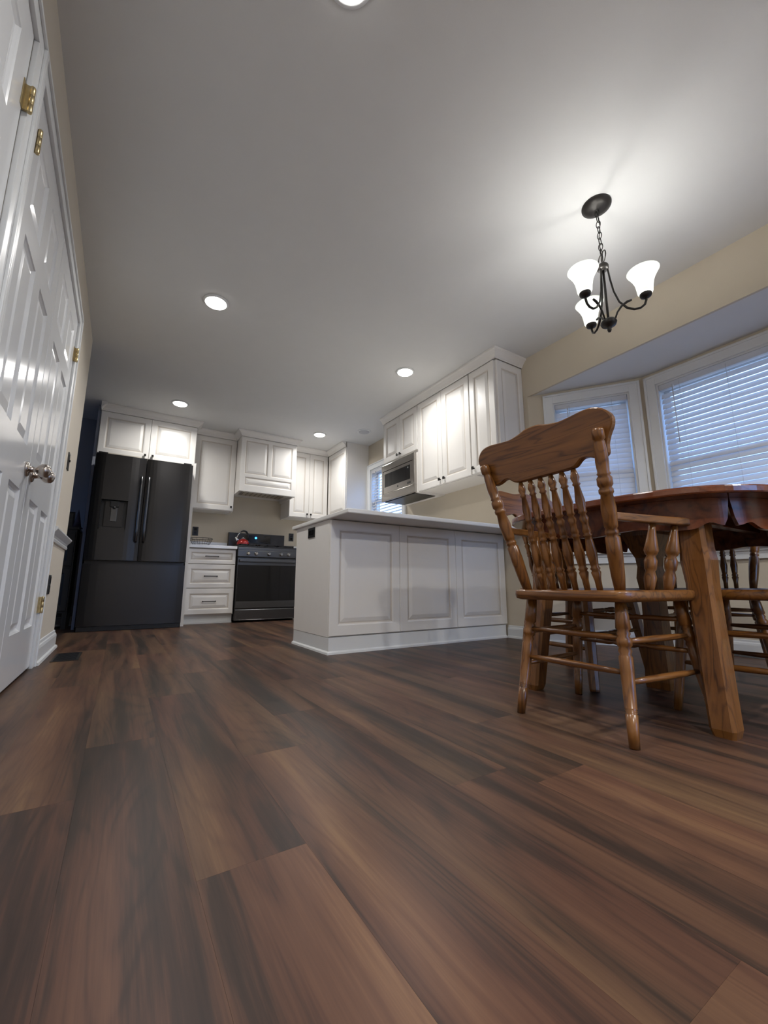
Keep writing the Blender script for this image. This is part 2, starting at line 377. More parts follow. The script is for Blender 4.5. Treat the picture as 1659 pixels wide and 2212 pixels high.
# ------------------------------------------------------------------ windows
def window(idx, A, B, op, names, tilt, label, sill=True, seed=0, topgap=.045):
    """window in a wall running A->B (outside to the LEFT). local frame: x along, +y outside"""
    A = Vector(A); B = Vector(B); d = B-A; a, b, c, e_ = op
    root = sthing('window_%d' % idx, (A.x, A.y, 0), math.atan2(d.y, d.x))
    cw = .072
    m = MB()                               # casing boards with an ogee back band
    for (x0, x1, z0, z1) in ((a-cw, a, c, e_+cw), (b, b+cw, c, e_+cw), (a-.0, b+.0, e_, e_+cw)):
        m.box(x0, x1, -.016, -.0005, z0, z1, bev=.002)
    m.box(a-cw-.004, a-cw+.012, -.024, -.0005, c, e_+cw+.004, bev=.002); m.box(b+cw-.012, b+cw+.004, -.024, -.0005, c, e_+cw+.004, bev=.002)
    m.box(a-cw, b+cw, -.024, -.0005, e_+cw-.012, e_+cw+.004, bev=.002)
    m.obj('window_casing', M['trim'], root)
    m = MB()
    if sill:
        m.box(a-cw-.02, b+cw+.02, -.05, .05, c-.028, c, bev=.006); m.box(a-cw, b+cw, -.018, -.0005, c-.10, c-.028, bev=.003)
        m.box(a-cw, b+cw, -.026, -.0005, c-.05, c-.028, bev=.003)
        m.obj('window_sill', M['trim'], root)
    m = MB()                               # jamb liner and two sashes
    for (x0, x1, z0, z1) in ((a, a+.012, c, e_), (b-.012, b, c, e_), (a+.012, b-.012, e_-.012, e_), (a+.012, b-.012, c, c+.012)): m.box(x0, x1, .0, .12, z0, z1)
    zm = (c+e_)/2
    for (z0, z1, y) in ((c+.012, zm+.02, .062), (zm-.02, e_-.012, .092)):
        m.box(a+.012, a+.05, y, y+.026, z0, z1); m.box(b-.05, b-.012, y, y+.026, z0, z1)
        m.box(a+.05, b-.05, y, y+.026, z0, z0+.04); m.box(a+.05, b-.05, y, y+.026, z1-.04, z1)
    f = m.obj('window_frame', M['trim'], root)
    for (z0, z1, y) in ((c+.052, zm-.02, .075), (zm+.02, e_-.052, .105)):
        MB().box(a+.045, b-.045, y, y+.004, z0, z1).obj('pane', M['glass'], f)
    # blind: a thing of its own
    bl = thing('venetian_blind', label, 'blind', root.location, root.rotation_euler.z, 'venetian blinds')
    hr = MB(); hr.box(a+.016, b-.016, .004, .052, e_-.055, e_-.014, bev=.002); hr.obj('head_rail', M['blind'], bl)
    x0, x1 = a+.020, b-.020; W_ = .046; pit = .0405
    z = e_-.058-topgap; n = int((z-c-.045)/pit)
    base = None
    random.seed(seed)
    for k in range(n+1):
        zz = z-k*pit
        tl = R(tilt+random.uniform(-2.0, 2.0))
        if base is None:
            s_ = MB(); vs = []
            for (u, v) in ((-.5, 0), (-.25, .05), (0, .065), (.25, .05), (.5, 0)):
                for th in (0, .0022/W_):
                    vs += [(x0, u*W_, (v+th)*W_), (x1, u*W_, (v+th)*W_)]
            fs = []
            for i in range(4):
                q = i*4; fs += [(q, q+1, q+5, q+4), (q+2, q+6, q+7, q+3), (q, q+4, q+6, q+2), (q+1, q+3, q+7, q+5)]
            fs += [(0, 2, 3, 1), (16, 17, 19, 18)]
            s_.add(vs, fs); base = s_.obj('slat', M['blind'], bl); o = base
        else: o = base.copy(); COL.objects.link(o)
        o.location = (0, .030, zz); o.rotation_euler = (tl, 0, 0)
    br = MB(); br.box(x0, x1, .012, .046, c+.004, c+.022, bev=.003); br.obj('bottom_rail', M['blind'], bl)
    cm = MB()
    for fx in ((.2, .8) if x1-x0 < .7 else (.16, .5, .84)):
        xx = x0+(x1-x0)*fx
        for yy in (.002, .058): cm.tube([(xx, yy, c+.02), (xx, yy, e_-.03)], .0011, 5)
    cm.obj('ladder_cord', M['cord'], bl)
    wd = MB(); xx = x0+(.09 if idx != 1 else .10); wd.tube([(xx, -.006, e_-.06), (xx+.004, -.010, e_-.5)], .0035, 6)
    wd.box(xx-.005, xx+.005, -.012, .006, e_-.062, e_-.042); wd.obj('tilt_wand', M['cord'], bl)
    return root
window(1, (XR, WB), (XR, BY0), (WB-KW[1], WB-KW[0], KW[2], KW[3]), None, 38, 'white venetian blind glowing blue in the kitchen window behind the microwave', seed=1)
window(2, (XR, BY0), (BX, BY1), AW, None, 75, 'white closed venetian blind in the narrow angled bay window behind the armchair', seed=2)
window(3, (BX, BY1), (BX, BYm1), FW, None, 66, 'white venetian blind with blue light between slats in the wide bay window', seed=3)
window(4, (BX, BYm1), (XR, BYm0), (AL-AW[1], AL-AW[0], AW[2], AW[3]), None, 60, 'white venetian blind in the far angled bay window past the right edge', seed=4)
def glazed(name, A, B, op, muntin):
    A = Vector(A); B = Vector(B); d = B-A; a, b, c, e_ = op
    root = sthing(name, (A.x, A.y, 0), math.atan2(d.y, d.x)); mid = (a+b)/2
    m = MB()
    for x0, x1, z0, z1 in ((a, a+.05, c, e_), (b-.05, b, c, e_), (a+.05, b-.05, e_-.05, e_), (a+.05, b-.05, c, c+.05), (mid-.04, mid+.04, c+.05, e_-.05)): m.box(x0, x1, .02, .07, z0, z1)
    f = m.obj('window_frame', M['trim'], root)
    for x0, x1 in ((a+.051, mid-.041), (mid+.041, b-.051)): MB().box(x0, x1, .04, .044, c+.051, e_-.051).obj('pane', M['glass'], f)
glazed('door_4', (XR+.15, YB), (-4.2, YB), (.20, 1.60, .02, 2.03), 1)  # unseen glazed door, added to let bluish daylight in from behind the camera
glazed('window_5', (-4.05, YB), (-4.05, WB), (3.6-YB, 4.9-YB, .9, 2.0), 1)  # unseen window, added so that skylight brightens the side room
# ------------------------------------------------------------------ baseboards, chair rail, crown
BASE = [(0.0005, 0), (.028, 0), (.026, .012), (.016, .018), (.016, .070), (.013, .082), (.007, .088), (.006, .100), (.0005, .102)]
BASEL = [(.0005, 0), (.030, 0), (.027, .014), (.017, .020), (.017, .085), (.013, .10), (.008, .106), (.006, .122), (.0005, .125)]
struct(MB().sweep(BASEL, [(XL-.12, YE), (XL, YE), (XL, 3.062)][::-1][0:0] or [(XL, 3.062), (XL, YE), (XL-.12, YE)]).obj('baseboard_left', M['trim']))
bp_ = [(XR, 2.525), (XR, BY0), (BX, BY1), (BX, BYm1), (XR, BYm0), (XR, YB)]
struct(MB().sweep(BASE, bp_).obj('baseboard_right', M['trim']))
struct(MB().sweep([(.029, 0), (.052, 0), (.050, .012), (.040, .020), (.029, .022)], [(BX, BY1-.08), (BX, BYm1+.08)]).obj('trim_5', M['grey']), 'grey mottled strip along the floor under the bay window')
struct(MB().sweep(BASE, [(-.405, WB-.012), (-.405, WB-.011), (-4.0, WB-.011)][::-1][:2] if False else [(-4.0, WB-.012), (-.405, WB-.012)]).obj('baseboard_back', M['trim']))
RAIL = [(.0005, .700), (.010, .702), (.013, .715), (.010, .725), (.012, .738), (.028, .760), (.034, .770), (.034, .778), (.028, .784), (.0005, .786)]
struct(MB().sweep(RAIL, [(XL, 3.062), (XL, YE), (XL-.12, YE)]).obj('trim_1', M['trim']), 'white chair rail on the left wall')
CR = [(.0005, 2.343), (.006, 2.343), (.008, 2.352), (.012, 2.356), (.022, 2.372), (.040, 2.392), (.052, 2.400), (.054, 2.408), (.054, H-.0005), (.0005, H-.0005)]
YC = 5.28
p1 = [(-.338, 5.19), (-.338, YC), (.645, YC), (.645, 5.512), (1.171, 5.512), (1.171, 5.27), (1.9155, 5.27), (1.9155, 5.512), (2.501, 5.512), (2.501, 4.938)]
struct(MB().sweep(CR, p1).obj('trim_2', M['cab']), 'white crown moulding over the cabinets on the stove wall')
struct(MB().sweep(CR, [(2.526, 4.006), (2.526, 2.226), (XR-.001, 2.226)]).obj('trim_3', M['cab']), 'white crown moulding over the microwave-side cabinets')
# ------------------------------------------------------------------ left wall doors
def sixpanel(w_, h_):
    s1 = .105; ms = .10; pw = (w_-2*s1-ms)/2
    cols = [(s1, s1+pw), (s1+pw+ms, w_-s1)]
    rows = [(.22, .80), (.98, 1.56), (1.66, h_-.115)]
    return [(a, b, c, d) for (a, b) in cols for (c, d) in rows]
def leaf(idx, y0, y1, hinge, label, knob=None, hz=(.335, 1.83)):
    w_ = y1-y0; h_ = 2.035
    root = sthing('door_%d' % idx, (XL+.002, y0, .012), R(90)); root['label'] = label
    MB().slab(0, w_, 0, h_, .003, sixpanel(w_, h_), [(.003, .0), (.012, .0018), (.02, .0022)], gi=()).obj('leaf', M['door'], root) if False else None
    MB().slab(0, w_, 0, h_, .034, sixpanel(w_, h_), PROFD, gi=()).obj('door_leaf', M['door'], root)
    for z in hz:
        hx = 0 if hinge == 'l' else w_; m = MB(); z = z-.012
        m.lathe((hx, -.018, z-.045), (hx, -.018, z+.045), [(0,.0055),(.03,.0068),(.32,.0068),(.33,.0055),(.34,.0068),(.66,.0068),(.67,.0055),(.68,.0068),(.97,.0068),(1,.0055)], 10)
        m.box(hx-.003, hx+.003, -.014, .0, z-.043, z+.043); m.box(hx-.022, hx-.003, -.003, -.0003, z-.043, z+.043)
        m.obj('hinge', M['brass'], root)
    if knob is not None:
        k = MB(); kz = .908-.012
        k.lathe((knob, 0, kz), (knob, -.082, kz), [(0,.031),(.06,.031),(.11,.027),(.14,.014),(.30,.0115),(.40,.012),(.48,.020),(.60,.027),(.74,.0285),(.86,.026),(.95,.017),(1,.006)], 24)
        k.obj('door_knob', M['nickel'], root)
    return root
leaf(1, .62, 1.372, 'r', 'nearest white six-panel door at the left edge')
leaf(2, 1.508, 2.215, 'l', 'left leaf of the white double closet door', knob=.650)
leaf(3, 2.219, 2.972, 'r', 'right leaf of the white double closet door', knob=.052)
# door pocket backing so that slabs are let into the wall: casings
def casing(name, y0, y1, label, yl, yr):
    m = MB(); cw = .062; z1 = 2.048
    for a, b in ((y0-yl, y0), (y1, y1+yr)): 
        m.box(XL+.0005, XL+.014, a, b, 0, z1-.0004, bev=.002)
        o_ = a if a < y0 and b <= y0 else b
        if o_ == a: m.box(XL+.0141, XL+.022, a, a+.014, 0, z1+cw-.0145, bev=.002)
        else: m.box(XL+.0141, XL+.022, b-.014, b, 0, z1+cw-.0145, bev=.002)
    m.box(XL+.0005, XL+.014, y0-yl, y1+yr, z1, z1+cw, bev=.002); m.box(XL+.0141, XL+.022, y0-yl, y1+yr, z1+cw-.014, z1+cw+.001, bev=.002)
    struct(m.obj(name, M['trim']), label)
casing('trim_4', 1.503, 2.977, 'white casing round the double closet door', .058, .078)
casing('trim_6', .614, 1.378, 'white casing round the nearest door', .058, .0665)
# ================================================================== CABINETS
def knob(parent, x, y, z):
    m = MB(); m.lathe((x, y, z), (x, y-.016, z), [(0,.007),(.2,.005),(1,.005)], 10); m.box(x-.011, x+.011, y-.026, y-.015, z-.013, z+.013, bev=.003)
    return m.obj('knob', M['bmetal'], parent)
def cab(name, label, cat, loc, rz, w_, d, z0, z1, doors, group=None, boxz=None, dt=.02, rail=True):
    """local frame: x 0..w, door face at y=0, box from y=dt to d; doors (x0,x1,z0,z1,knob(x,z))"""
    root = thing(name, label, cat, loc, rz, group)
    m = MB(); zb0, zb1 = boxz or (z0, z1)
    m.box(0, w_, dt, d, zb0+.012 if rail else zb0, zb1)
    if rail:                                # bottom edge of the box hangs below the recessed bottom
        m.box(0, w_, dt, dt+.018, zb0, zb0+.012); m.box(0, .018, dt+.018, d, zb0, zb0+.012); m.box(w_-.018, w_, dt+.018, d, zb0, zb0+.012)
    m.obj('cabinet_box', M['cabin'], root)
    for dd in doors:
        a, b, c, e_ = dd[:4]; fr = dd[5] if len(dd) > 5 else .056
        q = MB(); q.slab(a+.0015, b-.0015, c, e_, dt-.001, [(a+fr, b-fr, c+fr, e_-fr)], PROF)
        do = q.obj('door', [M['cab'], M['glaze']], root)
        if dd[4]: knob(do, dd[4][0], 0, dd[4][1])
    return root
T = 2.340; BT = H-.0015
# stove wall, left to right
c = cab('wall_cabinet', 'white two-door cabinet above the dark refrigerator', 'cabinet', (-.338, YC, 0), 0, .983, WB-YC-.015, 1.862, T,
    [(.004, .4915, 1.862, T, (.455, 1.90)), (.4915, .979, 1.862, T, (.53, 1.90))], 'white wall cabinets', (1.850, BT))
cab('wall_cabinet', 'tall white single-door cabinet between refrigerator and stove hood', 'cabinet', (.650, 5.512, 0), 0, .5195, WB-5.513, 1.392, T,
    [(.012, .5185, 1.392, T, (.485, 1.437))], 'white wall cabinets', (1.385, BT))
cab('wall_cabinet', 'white double-door cabinet right of the stove hood', 'cabinet', (1.9170, 5.512, 0), 0, .5825, WB-5.513, 1.392, T,
    [(.002, .290, 1.392, T, (.262, 1.437)), (.290, .578, 1.392, T, (.318, 1.437))], 'white wall cabinets', (1.385, BT))
cab('wall_cabinet', 'white corner cabinet left of the kitchen window, side panel facing the room', 'cabinet', (2.501, 5.510, 0), R(-90), .570, XR-2.502, 1.392, T,
    [(.004, .566, 1.392, T, None)], 'white wall cabinets', (1.385, BT))
# microwave wall (far to near)
X0 = 2.526
c = cab('wall_cabinet', 'short white double-door cabinet directly above the microwave', 'cabinet', (X0, 4.004, 0), R(-90), .673, XR-X0-.001, 1.852, T,
    [(.003, .3365, 1.852, T, (.31, 1.885)), (.3365, .670, 1.852, T, (.365, 1.885))], 'white wall cabinets', (1.815, BT))
cab('wall_cabinet', 'tall white double-door cabinet between the microwave and the end cabinet', 'cabinet', (X0, 3.3285, 0), R(-90), .7765, XR-X0-.001, 1.392, T,
    [(.003, .388, 1.392, T, (.355, 1.442)), (.388, .7735, 1.392, T, (.421, 1.442))], 'white wall cabinets', (1.385, BT))
c = cab('wall_cabinet', 'narrow white end cabinet nearest the dining table, with panelled side', 'cabinet', (X0, 2.550, 0), R(-90), .304, XR-X0-.001, 1.392, T,
    [(.003, .301, 1.392, T, (.030, 1.442))], 'white wall cabinets', (1.385, BT))
q = MB(); q.slab(0, XR-X0-.024, 1.387, T, .018, [(.05, XR-X0-.07, 1.44, T-.055)], PROF)
o = q.obj('side_panel', [M['cab'], M['glaze']], c); o.location = (.3225, .021, 0); o.rotation_euler = (0, 0, R(90))
# hood cover
hd = thing('range_hood', 'white panelled wooden hood cover above the stove', 'range hood', (1.173, 5.27, 0))
m = MB(); m.box(0, .740, .022, WB-5.271, 1.66, BT); m.box(0, .02, .022, WB-5.271, 1.618, 1.66); m.box(.72, .74, .022, WB-5.271, 1.618, 1.66); m.box(.02, .72, .022, .05, 1.618, 1.66); m.obj('hood_box', M['cabin'], hd)
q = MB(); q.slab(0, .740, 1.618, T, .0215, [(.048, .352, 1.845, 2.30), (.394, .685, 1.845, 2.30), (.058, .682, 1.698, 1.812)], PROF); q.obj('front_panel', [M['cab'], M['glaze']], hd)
m = MB(); m.box(.09, .65, .10, .42, 1.648, 1.6595, bev=.003)
for k in range(9): m.box(.11+k*.058, .15+k*.058, .13, .39, 1.6435, 1.649)
m.obj('vent_insert', M['steel'], hd)
# base drawers left of the stove
bd = thing('drawer_cabinet', 'white three-drawer base cabinet between refrigerator and stove', 'cabinet', (.6405, 5.282, 0))
m = MB(); m.box(0, .5505, .021, WB-5.283, .10, .876); m.box(0, .5505, .075, WB-5.283, 0, .10); m.obj('cabinet_box', M['cabin'], bd)
for (z0, z1, fr) in ((.694, .868, .036), (.412, .684, .048), (.112, .402, .052)):
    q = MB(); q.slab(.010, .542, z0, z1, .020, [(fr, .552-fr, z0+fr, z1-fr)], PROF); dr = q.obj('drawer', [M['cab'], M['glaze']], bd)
    zc = (z0+z1)/2; k = MB(); k.box(.198, .346, -.030, -.021, zc-.005, zc+.005, bev=.003)
    for xx in (.202, .342): k.lathe((xx, 0, zc), (xx, -.026, zc), [(0,.0075),(.3,.005),(1,.006)], 8)
    k.obj('drawer_pull', M['bmetal'], dr)
m = MB(); m.box(.0, .5505, .062, .0745, 0, .098); m.box(0, .5505, .048, .0615, 0, .018); m.obj('toe_kick', M['trim'], bd)
# refrigerator end panel
tag(MB().box(.607, .639, 5.12, WB-.002, 0, 1.8485).obj('end_panel', M['cab']), 'narrow white upright panel between refrigerator and drawer cabinet', 'panel')
def top_poly(name, label, poly, z0=.883, z1=.913):
    o = MB().prism(poly, z0, z1, bev=.005).obj(name, M['quartz']); return tag(o, label, 'countertop')
# countertops as separate slabs
ct = thing('countertop', 'short white quartz countertop with low upstand left of the stove', 'countertop', (.6405, 5.27, .877))
MB().prism([(0, -.018), (.5505, -.018), (.5505, .609), (0, .609)], 0, .036, bev=.004).obj('slab', M['quartz'], ct)
MB().box(.0, .5505, .590, .609, .0365, .130, bev=.002).obj('upstand', M['quartz'], ct)
# right-hand run hidden behind the peninsula
rb = thing('base_cabinet', 'white base cabinets along the window wall behind the peninsula', 'cabinet', (0, 0, 0))
MB().box(2.24, XR-.002, 3.18, 5.878, .10, .876).box(2.30, XR-.002, 3.18, 5.878, 0, .10).box(1.97, 2.24, 5.30, 5.878, .10, .876).box(1.97, 2.3, 5.36, 5.878, 0, .10).obj('cabinet_box', M['cabin'], rb)
for k in range(4):
    q = MB(); q.slab(.003, .522, .115, .868, .02, [(.056, .469, .17, .812)], PROF); o = q.obj('door', [M['cab'], M['glaze']], rb)
    o.location = (2.219, 5.28-k*.525, 0); o.rotation_euler = (0, 0, R(-90))
ct = thing('countertop', 'white quartz countertop along the window wall behind the peninsula', 'countertop', (0, 0, 0))
MB().prism([(1.968, 5.255), (2.21, 5.255), (2.21, 3.235), (XR-.002, 3.235), (XR-.002, 5.878), (1.968, 5.878)], .877, .913, bev=.004).obj('slab', M['quartz'], ct)
MB().box(1.968, XR-.022, 5.859, 5.878, .9135, 1.007).obj('upstand', M['quartz'], ct); MB().box(XR-.0215, XR-.002, 3.24, 5.878, .9135, 1.007).obj('upstand', M['quartz'], ct)
# peninsula
IX, IY, IB = 1.176, 2.527, 3.169
pn = thing('peninsula_cabinet', 'white panelled peninsula facing the dining area, with tall base trim', 'cabinet', (IX, IY, 0))
W_ = XR-IX-.002
m = MB(); m.box(.018, W_, .021, IB-IY, .10, .882); m.box(.03, W_, .030, IB-IY, 0, .10); m.obj('cabinet_box', M['cabin'], pn)
for a, b in ((0, .562), (.562, 1.112), (1.112, 1.682)):
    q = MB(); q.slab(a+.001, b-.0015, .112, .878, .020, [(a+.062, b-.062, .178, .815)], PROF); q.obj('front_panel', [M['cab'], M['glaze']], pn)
MB().box(-.001, .0175, .0215, IB-IY, .105, .882, bev=.002).obj('side_panel', M['cab'], pn)
q = MB(); q.sweep([(0, 0), (.026, 0), (.024, .012), (.012, .020), (.0115, .108), (0, .108)], [(W_, .021), (.0, .021), (.0, IB-IY)][::-1]) if False else q.sweep([(0, 0), (.026, 0), (.024, .012), (.012, .020), (.0115, .104), (0, .104)], [(.012, IB-IY), (.012, .014), (W_-.03, .014)][::1])
q.obj('base_trim', M['trim'], pn)
tag(MB().prism([(1.158, 2.246), (XR-.002, 2.246), (XR-.002, 3.233), (1.158, 3.233)], .883, .913, bev=.006).obj('countertop', M['quartz']), 'white quartz countertop overhanging the peninsula', 'countertop')
# ================================================================== APPLIANCES
fr = thing('refrigerator', 'tall dark stainless french-door refrigerator with ice dispenser', 'refrigerator', (-.318, 5.0, 0))
FWd = .915
m = MB(); m.box(.006, FWd-.006, .095, .85, .035, 1.765); m.obj('body', M['ss'], fr)
MB().box(.01, FWd-.01, .02, .50, .003, .045).obj('toe_grille', M['black'], fr)
def bowed(x0, x1, z0, z1, bow, t, hole=None, n=14):
    mb = MB(); xs = [x0+(x1-x0)*i/n for i in range(n+1)]; zs = [z0, z1]
    if hole: xs = sorted(set([x for x in xs if not hole[0]-.004 < x < hole[1]+.004]+[hole[0], hole[1]])); zs = [z0, hole[2], hole[3], z1]
    F = lambda x: -bow*(1-((x-(x0+x1)/2)/((x1-x0)/2))**4)*1.0
    for i in range(len(xs)-1):
        for j in range(len(zs)-1):
            if hole and xs[i] >= hole[0]-1e-6 and xs[i+1] <= hole[1]+1e-6 and j == 1: continue
            mb.add([(xs[i], F(xs[i]), zs[j]), (xs[i+1], F(xs[i+1]), zs[j]), (xs[i+1], F(xs[i+1]), zs[j+1]), (xs[i], F(xs[i]), zs[j+1])], [(0,1,2,3)], 0, True)
    top = [(x, F(x)) for x in xs]+[(x1, t), (x0, t)]; k = len(top)
    for z, o_ in ((z0, -1), (z1, 1)): mb.add([(x, y, z) for x, y in top], [list(range(k))[::o_]])
    mb.add([(x0,0,z0),(x0,0,z1),(x0,t,z1),(x0,t,z0),(x1,0,z0),(x1,0,z1),(x1,t,z1),(x1,t,z0)], [(0,1,2,3),(4,7,6,5),(2,1,5,6) if False else (3,2,6,7)])
    if hole:
        a, b, c, d = hole; y = .05
        mb.add([(a,F(a),c),(b,F(b),c),(b,F(b),d),(a,F(a),d),(a,y,c),(b,y,c),(b,y,d),(a,y,d)], [(0,1,5,4),(1,2,6,5),(2,3,7,6),(3,0,4,7),(4,5,6,7)], 1)
    return mb
hole = (.090, .322, 1.0, 1.305)
ld = bowed(.003, .4535, .690, 1.783, .018, .085, hole).obj('door', [M['ss'], M['black']], fr); ld['label'] = 'left refrigerator door with dispenser'
bowed(.4605, FWd-.003, .690, 1.783, .018, .085).obj('door', [M['ss']], fr)
bowed(.003, FWd-.003, .050, .652, .014, .085).obj('freezer_drawer', [M['ss']], fr)
m = MB(); m.box(.10, .312, .0, .048, 1.002, 1.025); m.box(.128, .288, .012, .03, 1.03, 1.285); m.obj('dispenser', M['ss'], ld)
m = MB(); m.box(.168, .246, -.006, .02, 1.235, 1.295, bev=.006); m.lathe((.207, .0, 1.235), (.207, .0, 1.215), [(0,.016),(1,.012)], 12); m.obj('ice_chute', M['black'], ld)
MB().box(.178, .236, .005, .012, 1.085, 1.225, bev=.004).obj('lever', M['ss2'], ld)
for x in (.424, .490):
    m = MB(); m.tube([(x, -.018, .885), (x, -.055, .90), (x, -.062, 1.0), (x, -.064, 1.23), (x, -.062, 1.46), (x, -.055, 1.565), (x, -.018, 1.58)], .0115, 10); m.obj('handle', M['ss2'], fr)
m = MB()
for x in (.06, FWd-.06): m.box(x-.04, x+.04, .0, .09, 1.784, 1.80)
m.obj('hinge_cover', M['black'], fr)
tag(MB().box(-.235, .085, 5.115, 5.20, 1.7665, 1.830, bev=.003).obj('board', M['cream']), 'cream board lying on top of the refrigerator', 'board')
# stove
st = thing('gas_range', 'dark stainless gas range with black glass oven door', 'stove', (1.2, 5.25, 0))
m = MB(); m.box(.002, .755, .035, .60, .03, .905); m.obj('body', M['ss'], st)
m = MB(); m.box(.002, .755, .0, .60, .9055, .925, bev=.003); m.obj('cooktop', M['black'], st)
m = MB()
for gx in (.03, .275, .52):
    for yy in (.07, .19, .31, .43): m.box(gx, gx+.215, yy, yy+.014, .938, .954)
    for xx in (.0, .1, .2): m.box(gx+xx, gx+xx+.014, .07, .444, .938, .952)
    for xx in (.0, .2):
        for yy in (.07, .43): m.box(gx+xx, gx+xx+.014, yy, yy+.014, .9255, .94)
m.obj('grate', M['bmetal'], st)
m = MB()
for bx, by in ((.14, .13), (.14, .36), (.38, .25), (.62, .13), (.62, .36)): m.lathe((bx, by, .9255), (bx, by, .936), [(0,.042),(.5,.042),(.6,.03),(1,.028)], 16)
m.obj('burner', M['bmetal'], st)
m = MB(); m.box(.0, .757, -.012, .034, .790, .868, bev=.004); m.box(.0, .757, -.004, .034, .869, .905, bev=.004); cp = m.obj('control_panel', M['ss2'], st)
for x in (.122, .219, .381, .539, .640):
    m = MB(); m.lathe((x, -.012, .831), (x, -.045, .831), [(0,.024),(.25,.024),(.3,.019),(.9,.0175),(1,.015)], 20); m.box(x-.004, x+.004, -.052, -.04, .814, .848, bev=.002); m.obj('knob', M['steel'], cp)
od = MB().slab(.004, .753, .166, .778, .030, [(.008, .749, .248, .690)], [(.0005, .002)], gi=()).obj('oven_door', M['ss2'], st)
od.location = (0, 0, 0)
MB().box(.010, .747, .0005, .006, .250, .688).obj('oven_glass', M['bglass'], od)
m = MB(); m.box(.020, .737, -.052, -.032, .725, .752, bev=.005)
for xx in (.022, .713): m.box(xx, xx+.022, -.034, .0, .722, .755, bev=.003)
m.obj('handle', M['ss2'], od)
m = MB().slab(.004, .753, .022, .150, .030, [(.02, .737, .03, .142)], [(.001, .001)], gi=()); m.obj('storage_drawer', M['ss2'], st)
bgm = MB(); bgm.prism([(0, .925), (0, 1.145), (.055, 1.150), (.085, 1.15), (.085, .925)][::-1], 0, .760, M=Matrix(((0,0,1,-.0015),(1,0,0,.535),(0,1,0,0),(0,0,0,1)))); bo = bgm.obj('backguard', M['ss'], st)
MB().box(.19, .56, .531, .5345, 1.015, 1.125, bev=.001).obj('touch_panel', M['bglass'], bo)
m = MB(); m.lathe((.352, .531, 1.088), (.352, .528, 1.088), [(0,.014),(1,.014)], 14); m.obj('clock_display', M['blue'], bo)
MB().box(.02, .735, .44, .534, .9255, .955, bev=.004).obj('rear_vent', M['black'], bo)
# kettle
kt = thing('kettle', 'red whistling kettle with chrome spout on the back left burner', 'kettle', (1.345, 5.63, .9545))
m = MB(); m.lathe((0,0,0), (0,0,.095), [(0,.070),(.04,.077),(.25,.082),(.5,.079),(.7,.069),(.85,.052),(.95,.034),(1,.028)], 28); m.obj('kettle_body', M['red'], kt)
m = MB(); m.lathe((0,0,.0955), (0,0,.118), [(0,.030),(.2,.029),(.35,.008),(.6,.010),(1,.006)], 20); m.obj('lid', M['chrome'], kt)
m = MB(); m.lathe((-.058,-.01,.055), (-.105,-.02,.112), [(0,.020),(.5,.015),(1,.012)], 14); m.obj('spout', M['chrome'], kt)
m = MB(); m.tube([(-.085,-.016,.105), (-.066,-.012,.15), (-.035,-.006,.188)], .007, 8); m.obj('handle_bracket', M['chrome'], kt)
m = MB(); m.tube([(-.035,-.006,.188), (0,0,.202), (.035,.006,.195), (.062,.01,.165), (.070,.012,.125), (.066,.012,.09)], [.009,.012,.013,.012,.010,.008], 10); m.obj('handle', M['black'], kt)
# microwave
mw = thing('microwave', 'stainless built-in microwave below the short cabinet', 'microwave', (2.490, 3.985, 1.386), R(-90))
mwW, mwH = .640, .427
m = MB(); m.box(.0, mwW, .036, .372, .0, mwH); m.obj('body', M['cabin'], mw)
m = MB(); m.box(0, mwW, .0, .0355, .0, .085, bev=.004); m.box(0, mwW, .0, .0355, .355, mwH, bev=.004); m.box(0, .030, .0, .0355, .085, .355, bev=.003); m.box(mwW-.030, mwW, .0, .0355, .085, .355, bev=.003)
m.obj('trim_kit', M['steel'], mw)
md = MB().slab(.032, mwW-.032, .088, .352, .020, [(.055, .560, .160, .318)], [(.0008, .002)], gi=()).obj('door', M['steel'], mw); md.location = (0, .004, 0)
MB().box(.058, .557, .0005, .0035, .163, .315).obj('door_glass', M['bglass'], md)
MB().box(.32, .332, -.003, -.0003, .118, .136, bev=.001).obj('badge', M['black'], md); MB().box(.505, .565, -.003, -.0003, .112, .134, bev=.001).obj('open_button', M['ss2'], md)
m = MB(); m.lathe((.525, .0005, .292), (.525, -.003, .292), [(0,.010),(1,.010)], 14); m.obj('dial_badge', M['chrome'], md)
MB().box(mwW+.0005, mwW+.0155, .030, .05, -.0, mwH).obj('filler_strip', M['cab'], mw)
m = MB(); m.box(.03, mwW-.03, .03, .30, -.006, -.0005); m.obj('grease_filter', M['black'], mw)
# wire bowl
wb = thing('wire_bowl', 'black wire fruit bowl on the counter left of the stove', 'bowl', (.815, 5.53, .9135))
m = MB()
def ringpts(r, z, n=28): return [(r*cos(2*pi*k/n), r*sin(2*pi*k/n), z) for k in range(n)]
m.tube(ringpts(.132, .098), .0035, 6, closed=True); m.tube(ringpts(.075, .0045), .003, 6, closed=True)
for r_, z_ in ((.124, .075), (.113, .052), (.098, .030)): m.tube(ringpts(r_, z_), .0016, 5, closed=True)
for k in range(12):
    a = 2*pi*k/12; m.tube([(r_*cos(a), r_*sin(a), z_) for r_, z_ in ((.132,.098),(.122,.07),(.106,.04),(.086,.015),(.075,.004),(0,.003))], .0016, 5)
m.obj('wire_frame', M['bmetal'], wb)
